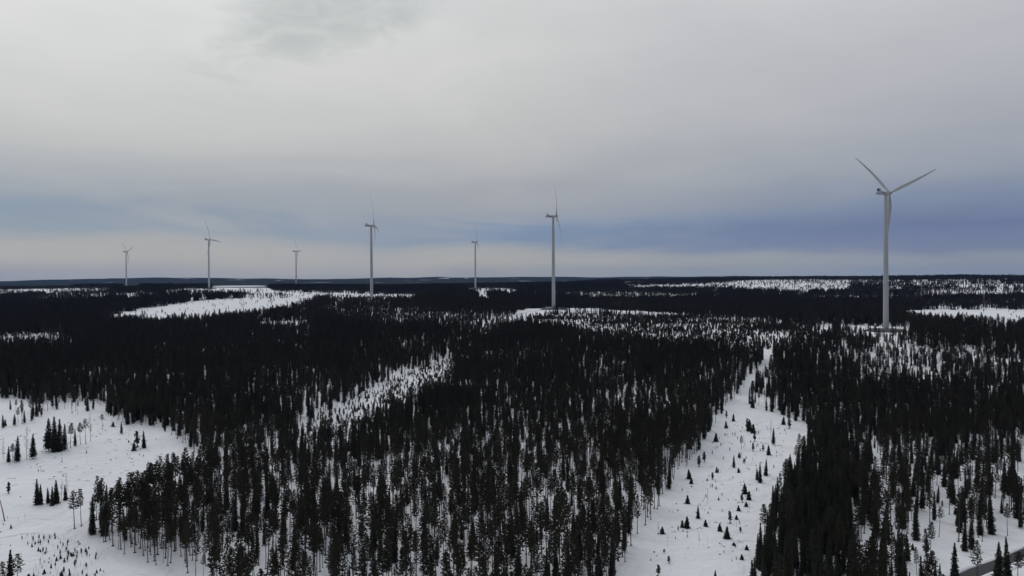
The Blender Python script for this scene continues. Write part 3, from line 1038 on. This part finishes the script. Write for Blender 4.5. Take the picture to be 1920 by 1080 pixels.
# ---- single trees and saplings of the clearings, one by one: (u, v of foot, height in px, kind, label)
SPOTS = [
    # left clearing: the dark clump
    (92, 846, 62, 'spruce', "dark pointed spruce at the left end of the clump in the left clearing"),
    (103, 847, 66, 'spruce', "tallest dark spruce of the clump in the left clearing"),
    (112, 846, 60, 'spruce', "broad dark spruce just right of the tallest one in the clump"),
    (121, 844, 48, 'spruce', "spruce in the middle of the clearing clump, beside a pine"),
    (132, 840, 46, 'pine', "dark pine in the right half of the clump in the left clearing"),
    (141, 836, 30, 'spruce', "short narrow spruce right of the clump in the left clearing"),
    (151, 833, 40, 'pine', "pine with dark crown right of the clearing clump"),
    (161, 832, 46, 'pine', "thin pine beside the two pale trees in the left clearing"),
    (170, 828, 52, 'birch', "tall pale bare tree with sparse top at the end of the clump"),
    (86, 846, 34, 'pine', "small pine hugging the left flank of the clearing clump"),
    (62, 860, 46, 'spruce', "round dark lone spruce left of the clump in the left clearing"),
    (50, 862, 58, 'birch', "pale bare birch beside the round dark spruce in the left clearing"),
    (32, 866, 48, 'spruce', "spruce in the small group by the left edge of the picture"),
    (24, 866, 34, 'pine', "pine in the small group by the left edge of the picture"),
    (16, 866, 30, 'spruce', "short spruce in the small group by the left edge"),
    (6, 862, 40, 'birch', "pale bare tree nearest the left picture edge"),
    (192, 805, 28, 'pine', "lone bushy pine between the clump and the forest corner"),
    (228, 813, 22, 'spruce', "small spruce at the foot of the forest corner"),
    (212, 800, 10, 'yspruce', "tiny round bush left of the forest corner"),
    (251, 845, 17, 'yspruce', "tiny spruce left of a pair of thin saplings in the clearing"),
    (258, 838, 28, 'ypine', "thin sapling pine of the pair in the left clearing"),
    (270, 840, 33, 'spruce', "lone slender spruce in front of the dark forest corner"),
    (6, 802, 25, 'spruce', "first small spruce on the snow bank at the left edge"),
    (27, 798, 22, 'spruce', "second small spruce on the snow bank, from the left edge"),
    (46, 793, 24, 'spruce', "third small spruce on the snow bank, nearest the forest"),
    (60, 788, 24, 'spruce', "dark spruce where the snow bank meets the forest"),
    # row of trees before the spur
    (70, 946, 48, 'spruce', "tall narrow spruce at the left end of the little row before the spur"),
    (76, 946, 38, 'spruce', "second narrow spruce of the little row before the spur"),
    (90, 944, 30, 'spruce', "stout spruce in the middle of the little row before the spur"),
    (98, 948, 36, 'spruce', "slim spruce right of the stout one in the little row"),
    (106, 944, 44, 'spruce', "slim greyish spruce at the right end of the little row"),
    (115, 940, 42, 'birch', "pale bare tree behind the right end of the little row"),
    (123, 938, 30, 'spruce', "small spruce beside the pale trees of the little row"),
    (126, 938, 46, 'birch', "tallest pale bare tree at the right end of the little row"),
    (16, 925, 20, 'ypine', "little bent pine alone on the snow near the left edge"),
    (140, 991, 70, 'pine', "outermost pine at the tip of the spur, bare trunk and one long low branch"),
    # lower left corner
    (18, 1128, 96, 'spruce', "big dark spruce cut off by the lower left corner"),
    (36, 1128, 88, 'pine', "pine beside the big corner spruce at lower left"),
    (4, 1130, 76, 'pine', "pine at the very lower left corner"),
    (55, 1112, 36, 'yspruce', "short spruce right of the big corner spruce at lower left"),
    # right clearing
    (1450, 834, 32, 'spruce', "largest lone spruce at the upper right of the right clearing"),
    (1445, 820, 34, 'birch', "thin pale tree beside the largest lone spruce of the right clearing"),
    (1480, 803, 20, 'ypine', "small pine near the top right corner of the right clearing"),
    (1469, 796, 15, 'yspruce', "small spruce left of the pine at the clearing's top right corner"),
    (1375, 790, 14, 'yspruce', "dark small spruce at the narrow top of the right clearing"),
    (1361, 803, 14, 'yspruce', "dark small spruce lower left of the topmost one in the right clearing"),
    (1362, 784, 13, 'ypine', "thin little pine at the left of the clearing's narrow top"),
    (1401, 806, 20, 'ypine', "thin sapling at the left of the row of three in the upper clearing"),
    (1405, 808, 22, 'yspruce', "middle spruce of the row of three in the upper clearing"),
    (1412, 812, 18, 'yspruce', "right spruce of the row of three in the upper clearing"),
    (1415, 828, 18, 'ypine', "thin pine just below the row of three in the upper clearing"),
    (1390, 841, 24, 'pine', "slim pine left of a pale round-topped sapling in the clearing"),
    (1397, 841, 19, 'birch', "pale round-topped sapling right of the slim pine"),
    (1412, 846, 15, 'ypine', "small pine near the centre of the upper right clearing"),
    (1431, 846, 12, 'ypine', "thin small pine left of the dark spruce near the wall"),
    (1441, 853, 18, 'yspruce', "dark small spruce below the largest lone spruce"),
    (1342, 828, 17, 'yspruce', "leaning dark spruce by the left forest edge of the clearing"),
    (1376, 877, 24, 'spruce', "slender tall spruce in the middle of the right clearing"),
    (1386, 858, 10, 'yspruce', "tiny dark spruce above the slender tall one"),
    (1385, 886, 9, 'yspruce', "tiny dark spruce below right of the slender tall one"),
    (1395, 869, 9, 'ypine', "tiny pine right of the slender tall spruce"),
    (1321, 866, 18, 'ypine', "bushy little pine near the left forest edge"),
    (1311, 875, 20, 'ypine', "second bushy little pine nearest the left forest edge"),
    (1344, 886, 11, 'yspruce', "tiny conical spruce alone left of the clearing's middle"),
    (1336, 899, 13, 'ypine', "grey little pine left of the clearing's middle"),
    (1425, 905, 38, 'spruce', "left spruce of the dark trio beside the spruce wall"),
    (1420, 900, 24, 'spruce', "short spruce at the left of the dark trio beside the wall"),
    (1436, 892, 32, 'spruce', "right spruce of the dark trio beside the wall"),
    (1292, 898, 18, 'yspruce', "dark spruce close to the left edge, upper of two"),
    (1296, 907, 12, 'yspruce', "dark stubby spruce close to the left edge, lower of two"),
    (1326, 946, 30, 'birch', "slim pale pine-like sapling in the middle of the lower clearing"),
    (1289, 944, 16, 'yspruce', "small dark spruce with snow foot left of the slim pale sapling"),
    (1397, 926, 20, 'yspruce', "dark conical spruce, left of a close pair near the wall"),
    (1404, 937, 17, 'yspruce', "dark conical spruce, right of a close pair near the wall"),
    (1392, 942, 15, 'ypine', "greyish small pine below the close pair near the wall"),
    (1399, 950, 10, 'yspruce', "little dark spruce below the greyish small pine"),
    (1309, 972, 25, 'spruce', "tallest lone spruce in the lower left part of the right clearing"),
    (1385, 958, 11, 'yspruce', "little cone-shaped spruce right of the tallest lone one"),
    (1279, 989, 14, 'yspruce', "left spruce of a pair in the lower right clearing"),
    (1288, 990, 22, 'yspruce', "right taller spruce of a pair in the lower right clearing"),
    (1323, 987, 13, 'yspruce', "low bushy spruce right of the lower pair"),
    (1369, 981, 22, 'ypine', "dark pine above the leaning bushy spruce of the lower clearing"),
    (1381, 974, 9, 'yspruce', "tiny spruce right of the dark pine in the lower clearing"),
    (1350, 996, 15, 'yspruce', "dark small cone spruce in the middle of the lower clearing"),
    (1363, 1010, 24, 'yspruce', "leaning bushy spruce in the lower right clearing"),
    (1388, 998, 10, 'ypine', "grey tiny pine right of the leaning bushy spruce"),
    (1242, 1001, 14, 'yspruce', "dark spruce by the left trunks in the lower clearing"),
    (1234, 999, 20, 'birch', "pale thin sapling left of the dark spruce by the trunks"),
    (1311, 1022, 24, 'birch', "pale thin sapling standing alone low in the clearing"),
    (1400, 1031, 10, 'yspruce', "tiny spruce beside the spruce wall, upper of two"),
    (1391, 1049, 10, 'yspruce', "tiny spruce beside the spruce wall, lower of two"),
    (1376, 1023, 7, 'yspruce', "very tiny spruce left of the two beside the wall"),
    (1255, 1056, 13, 'ypine', "small thin spruce-like pine low in the clearing"),
    (1245, 1036, 7, 'ypine', "very tiny pine above the small thin one low in the clearing"),
    (1233, 1080, 21, 'ypine', "pine sapling at the bottom edge of the right clearing"),
    (1341, 1094, 26, 'spruce', "dark pointed spruce cut by the bottom edge of the clearing"),
    # lower right
    (1738, 1042, 30, 'ypine', "twin-topped small pine on the snow left of the road corner"),
    (1832, 1092, 78, 'pine', "tall bare-stemmed pine standing in front of the dark road"),
    (1872, 1100, 84, 'spruce', "bushy dark spruce in front of the dark road, right of the bare-stemmed pine"),
    (1790, 1110, 92, 'spruce', "biggest broad dark tree left of the road's lower end"),
    (1738, 1118, 66, 'pine', "rounded pine cut off at the bottom edge left of the road"),
    (1908, 1100, 64, 'pine', "dark pine in the lower right corner beyond the road"),
    (1690, 1110, 100, 'spruce', "tall black spruce at the bottom edge left of the open snow"),
]
TXT = {'pine': ("pine_tree", "pine tree"), 'spruce': ("spruce_tree", "spruce tree"), 'ypine': ("young_pine", "young pine"),
       'yspruce': ("young_spruce", "young spruce"), 'birch': ("birch_tree", "birch tree")}
rs2 = random.Random(77)
for (u, v, hp, kk, lab) in SPOTS:
    x, y = at(u, v)
    d = project([x], [y], [CAM_Z - 80])[2][0]
    H = hp * d / F_PX * 1.03
    nm, cat = TXT[kk]
    tall = {'spruce': 15, 'pine': 17, 'ypine': 5, 'yspruce': 4, 'birch': 7}[kk]
    wide = max(1.0, min(2.4, (tall / H) ** .45))
    if kk in ('spruce', 'pine') and H > 9: wide = (1.45 if v < 1000 else 1.25) if kk == 'spruce' else 1.2
    plant(kk, rs2.randrange(len(KINDS[kk])), x, y, float(ground(x, y)[0]), H, rs2.uniform(0, 6.28), nm, lab, cat, "single trees scattered over the snow clearings", wide)

# leaning dead trunk at the left edge
x, y = at(9, 977)
z = float(ground(x, y)[0])
dd = project([x], [y], [z])[2][0]
m = MB()
m.tube([(0, 0, -.3), (-.5, 0, 2.6), (-1.7, .2, 7.2), (-2.6, .3, 10.4)], [.2, .17, .11, .05], 8)
dt = empty("dead_tree", (x, y, z))
tag(dt, "leaning bare dead trunk on the snow at the left edge", "dead tree")
m.build("trunk", M['bark'], dt)
m = MB()
for (p, q_) in (((-.9, 0, 4.2), (-.2, .3, 4.9)), ((-1.5, .1, 6.4), (-2.3, -.3, 6.9)), ((-2.0, .2, 8.2), (-1.4, .4, 8.9))):
    m.tube([p, q_], [.05, .015], 4)
m.build("branch_stubs", M['bark'], dt)['kind'] = 'stuff'

# ------------------------------------------------------------------ the rest of the woods: point clouds carrying tree shapes
for kk in KINDS:        # every shape needs one standing tree as its source
    for vi in range(len(KINDS[kk])):
        if (kk, vi) not in SRC:
            u0, v0 = {'ypine': (700, 760), 'yspruce': (725, 752), 'birch': (640, 778), 'pine': (900, 1000), 'spruce': (930, 1000)}[kk]
            x, y = at(u0 + 22 * vi, v0 - 9 * vi)
            nm, cat = TXT[kk]
            lab = {'ypine': "young pine on the narrow snow strip amid the middle forest", 'yspruce': "young spruce on the narrow snow strip amid the middle forest",
                   'birch': "pale bare birch on the narrow snow strip amid the middle forest", 'pine': "plain pine in the middle forest", 'spruce': "plain spruce in the middle forest"}[kk]
            plant(kk, vi, x, y, float(ground(x, y)[0]), KINDS[kk][vi][2] * .9, vi, nm, lab, cat, lab.replace(cat.split()[-1], cat.split()[-1] + "s"))


def pts_object(name, xyz, rot, scl, idx, label):
    me = bpy.data.meshes.new(name)
    me.vertices.add(len(xyz))
    me.vertices.foreach_set('co', np.asarray(xyz, np.float32).ravel())
    for nm, typ, arr in (('rot', 'FLOAT', rot), ('scl', 'FLOAT', scl), ('idx', 'INT', idx)):
        a = me.attributes.new(nm, typ, 'POINT')
        a.data.foreach_set('value', np.asarray(arr, np.float32 if typ == 'FLOAT' else np.int32))
    o = link(name, me)
    tag(o, label, None, None, 'stuff')
    return o


def tree_source(g, key):
    t, c = SRC[key]
    j = g.t.nodes.new('GeometryNodeJoinGeometry')
    for ob in (t, c):
        oi = g.t.nodes.new('GeometryNodeObjectInfo')
        oi.transform_space = 'ORIGINAL'
        oi.inputs['Object'].default_value = ob
        g.t.links.new(oi.outputs['Geometry'], j.inputs[0])
    gi = g.t.nodes.new('GeometryNodeGeometryToInstance')
    g.t.links.new(j.outputs[0], gi.inputs[0])
    return gi.outputs[0]


def new_gn(name):
    t = bpy.data.node_groups.new(name, 'GeometryNodeTree')
    t.interface.new_socket(name="Geometry", in_out='INPUT', socket_type='NodeSocketGeometry')
    t.interface.new_socket(name="Geometry", in_out='OUTPUT', socket_type='NodeSocketGeometry')
    return t, G(t), t.nodes.new('NodeGroupInput'), t.nodes.new('NodeGroupOutput')


def named(g, name, typ):
    nd = g.t.nodes.new('GeometryNodeInputNamedAttribute')
    nd.data_type = typ
    nd.inputs['Name'].default_value = name
    return nd.outputs['Attribute']


def instance(g, points, insts, pick, idx, rot, scl, sel=None):
    nd = g.t.nodes.new('GeometryNodeInstanceOnPoints')
    g.t.links.new(points, nd.inputs['Points'])
    g.t.links.new(insts, nd.inputs['Instance'])
    if sel is not None: g.t.links.new(sel, nd.inputs['Selection'])
    if pick:
        nd.inputs['Pick Instance'].default_value = True
        g.t.links.new(idx, nd.inputs['Instance Index'])
    eu = g.t.nodes.new('FunctionNodeEulerToRotation')
    cx = g.t.nodes.new('ShaderNodeCombineXYZ')
    g.t.links.new(rot, cx.inputs[2])
    for ax_ in (0, 1):
        rl_ = g.t.nodes.new('FunctionNodeRandomValue')
        rl_.data_type = 'FLOAT'
        rl_.inputs[2].default_value = -.05
        rl_.inputs[3].default_value = .05
        rl_.inputs['Seed'].default_value = 5 + ax_
        g.t.links.new(rl_.outputs[1], cx.inputs[ax_])
    g.t.links.new(cx.outputs[0], eu.inputs[0])
    g.t.links.new(eu.outputs[0], nd.inputs['Rotation'])
    g.t.links.new(scl, nd.inputs['Scale'])
    return nd.outputs[0]


def grow(obj, keys):
    t, g, gin, gout = new_gn(obj.name + "_nodes")
    j = g.t.nodes.new('GeometryNodeJoinGeometry')
    for k in keys:
        g.t.links.new(tree_source(g, k), j.inputs[0])
    out = instance(g, gin.outputs[0], j.outputs[0], True, named(g, 'idx', 'INT'), named(g, 'rot', 'FLOAT'), named(g, 'scl', 'FLOAT'))
    g.t.links.new(out, gout.inputs[0])
    obj.modifiers.new("grow", 'NODES').node_group = t

rest = ~picked
XYZ = np.stack([X, Y, Z - .1], 1)
for nm, kk, lab in (("pine_forest", 0, "dark pine forest filling the land between the snow clearings"),
                    ("spruce_forest", 1, "pointed dark spruces mixed through the forest"),
                    ("young_pine_stand", 2, "young pines dotted over thin snowy stands"),
                    ("young_spruce_stand", 3, "young spruces dotted over thin snowy stands")):
    k = rest & (kind == kk)
    o = pts_object(nm, XYZ[k], rot[k], hmul[k], var[k] % len(KINDS[KN[kk]]), lab)
    grow(o, [(KN[kk], i) for i in range(len(KINDS[KN[kk]]))])

# saplings on the middle strip, the lower left plantation and the right clearing
def fill(poly, dens, seed):
    r = np.random.RandomState(seed)
    P = np.array([at(u, v) for u, v in poly])
    x0, y0 = P.min(0); x1, y1 = P.max(0)
    N = int((x1 - x0) * (y1 - y0) * dens)
    x, y = r.uniform(x0, x1, N), r.uniform(y0, y1, N)
    k = inside([tuple(p) for p in P], x, y)
    return x[k], y[k], r

SAP = []
for poly, dens, hlo, hhi, seed in (
        ([(548, 818), (600, 778), (680, 740), (760, 704), (838, 674), (852, 682), (846, 728), (800, 754), (730, 783), (660, 820), (590, 846)], .10, .25, .85, 21),
        ([(40, 1010), (100, 1000), (150, 1018), (190, 1045), (200, 1085), (60, 1085), (80, 1050)], .24, .12, .40, 22),
        ([(20, 950), (45, 945), (50, 975), (5, 1010), (-20, 1000)], .05, .15, .45, 23),
        ([(1200, 1040), (1240, 985), (1300, 880), (1360, 800), (1480, 800), (1450, 880), (1400, 1000), (1390, 1080), (1200, 1080)], .018, .10, .34, 24),
        ([(150, 805), (300, 815), (330, 840), (200, 900), (20, 930), (0, 890)], .003, .12, .4, 25)):
    x, y, r = fill(poly, dens, seed)
    kd = r.randint(0, 8, len(x)) if seed not in (22, 23) else np.array([0, 3, 4, 6, 6, 4, 5, 3])[r.randint(0, 8, len(x))]
    SAP.append(np.stack([x, y, r.uniform(hlo, hhi, len(x)), r.uniform(0, 6.28, len(x)), kd], 1))
SAP = np.vstack(SAP)
sz = ground(SAP[:, 0], SAP[:, 1])
o = pts_object("saplings", np.stack([SAP[:, 0], SAP[:, 1], sz - .05], 1), SAP[:, 3], SAP[:, 2], SAP[:, 4].astype(int), "sparse low saplings poking out of the snow clearings")
grow(o, [('ypine', 0), ('ypine', 1), ('yspruce', 0), ('birch', 0), ('birch', 1), ('ypine', 2), ('birch', 2), ('yspruce', 1)])

# logging debris: stumps, sticks
m = MB()
for poly, dens, seed in (([(20, 935), (0, 820), (190, 780), (330, 835), (300, 880), (200, 900), (100, 925)], .018, 31),
                         ([(1200, 1050), (1240, 985), (1300, 880), (1360, 790), (1490, 800), (1450, 880), (1400, 1000), (1390, 1080)], .012, 32),
                         ([(0, 940), (120, 960), (200, 1070), (0, 1080)], .004, 33),
                         ([(300, 590), (400, 570), (540, 562), (500, 590), (400, 595)], .003, 34)):
    x, y, r = fill(poly, dens, seed)
    z = ground(x, y)
    for a, b, c in zip(x, y, z):
        s = r.uniform(.5, 1.2)
        if r.rand() < .45:
            ang = r.uniform(0, 6.28)
            L = r.uniform(.8, 2.6)
            m.tube([(a, b, c + .05), (a + math.cos(ang) * L, b + math.sin(ang) * L, c + r.uniform(.1, .5))], [.09 * s, .04], 5)
        else:
            N = 7
            rr_ = [r.uniform(.14, .34) * s for _ in range(N)]
            m.rings([[(a + rr_[i] * f * math.cos(i * 6.283 / N), b + rr_[i] * f * math.sin(i * 6.283 / N), c + hh) for i in range(N)]
                     for f, hh in ((1.3, -.1), (1, .12), (.8, r.uniform(.2, .45)))])
o = m.build("logging_debris", M['bark'])
tag(o, "stumps and sticks left lying on the snow clearings", None, None, 'stuff')

# distant forest: patches of twenty odd metres
CELL = 20.0
X, Y, rng = scatter(NEAR_R, 4900, CELL, 17, 0.70)
Z = ground(X, Y)
den, spr, hf, yg, U, V, D = density(X, Y, Z)
den = den * np.where(rng.rand(len(X)) < .04, .3, 1.0)
want = den * CELL ** 2                       # trees per patch
cls = np.where(want > 8.5, 0, np.where(want > 3.2, 1, 2))
num = {0: 22, 1: 6, 2: 2}
p = np.where(cls == 2, want / 2, 1.0)
keep = rng.rand(len(X)) < p
for tx, ty, th in TURB_XY:
    keep &= np.hypot(X - tx, Y - ty) > 34
X, Y, Z, cls, hf = [q_[keep] for q_ in (X, Y, Z, cls, hf)]
n = len(X)
o = pts_object("distant_forest", np.stack([X, Y, Z - .5], 1), rng.uniform(0, 6.28, n), hf * rng.uniform(.82, 1.12, n), rng.randint(0, 2, n) + 2 * cls,
               "distant dark forest covering the rolling land to the hills")
t, g, gin, gout = new_gn("distant_nodes")
j0 = g.t.nodes.new('GeometryNodeJoinGeometry')
for k in [('pine', i) for i in range(0, 6)] + [('spruce', i) for i in range(3)]:
    g.t.links.new(tree_source(g, k), j0.inputs[0])
parts = []
for c in (0, 1, 2):
    jj = []
    for w in range(2):
        mp = g.t.nodes.new('GeometryNodePoints')
        mp.inputs['Count'].default_value = num[c]
        rp = g.t.nodes.new('FunctionNodeRandomValue')
        rp.data_type = 'FLOAT_VECTOR'
        rp.inputs['Min'].default_value = (-CELL / 2, -CELL / 2, 0)
        rp.inputs['Max'].default_value = (CELL / 2, CELL / 2, 0)
        rp.inputs['Seed'].default_value = 10 * c + w
        g.t.links.new(rp.outputs[0], mp.inputs['Position'])
        ri = g.t.nodes.new('FunctionNodeRandomValue'); ri.data_type = 'INT'
        ri.inputs[4].default_value = 0; ri.inputs[5].default_value = 8; ri.inputs['Seed'].default_value = 31 + w + c
        rr1 = g.t.nodes.new('FunctionNodeRandomValue'); rr1.data_type = 'FLOAT'
        rr1.inputs[2].default_value = 0; rr1.inputs[3].default_value = 6.28; rr1.inputs['Seed'].default_value = 51 + w
        rr3 = g.t.nodes.new('FunctionNodeRandomValue'); rr3.data_type = 'FLOAT'
        rr3.inputs[2].default_value = .7; rr3.inputs[3].default_value = 1.15; rr3.inputs['Seed'].default_value = 71 + w
        ins = instance(g, mp.outputs[0], j0.outputs[0], True, ri.outputs[2], rr1.outputs[1], rr3.outputs[1])
        rl = g.t.nodes.new('GeometryNodeRealizeInstances')
        g.t.links.new(ins, rl.inputs[0])
        gi = g.t.nodes.new('GeometryNodeGeometryToInstance')
        g.t.links.new(rl.outputs[0], gi.inputs[0])
        eq = g.t.nodes.new('FunctionNodeCompare')
        eq.data_type = 'INT'; eq.operation = 'EQUAL'
        g.t.links.new(named(g, 'idx', 'INT'), eq.inputs[2])
        eq.inputs[3].default_value = w + 2 * c
        parts.append(instance(g, gin.outputs[0], gi.outputs[0], False, None, named(g, 'rot', 'FLOAT'), named(g, 'scl', 'FLOAT'), eq.outputs[0]))
jf = g.t.nodes.new('GeometryNodeJoinGeometry')
for p_ in parts:
    g.t.links.new(p_, jf.inputs[0])
g.t.links.new(jf.outputs[0], gout.inputs[0])
o.modifiers.new("grow", 'NODES').node_group = t

# ------------------------------------------------------------------ haze
m = MB()
S = 16500.0
zb, ztop = Z_LOW - 1.5, CAM_Z + 230
m.box((0, 0, (zb + ztop) / 2), (2 * S, 2 * S, ztop - zb))
hm = bpy.data.materials.new("haze")
hm.use_nodes = True
hm.node_tree.nodes.clear()
g = G(hm.node_tree)
pv = g.n('ShaderNodeVolumePrincipled')
pv.inputs['Color'].default_value = (0.13, 0.34, 1.0, 1)
pv.inputs['Density'].default_value = 1.6e-5
pv.inputs['Anisotropy'].default_value = 0.0
om = g.n('ShaderNodeOutputMaterial')
g.t.links.new(pv.outputs[0], om.inputs['Volume'])
hz = m.build("haze", hm)
tag(hz, "thin bluish winter haze over the far hills", None, None, 'stuff')
print("TREES near", len(rest), "far patches", n)
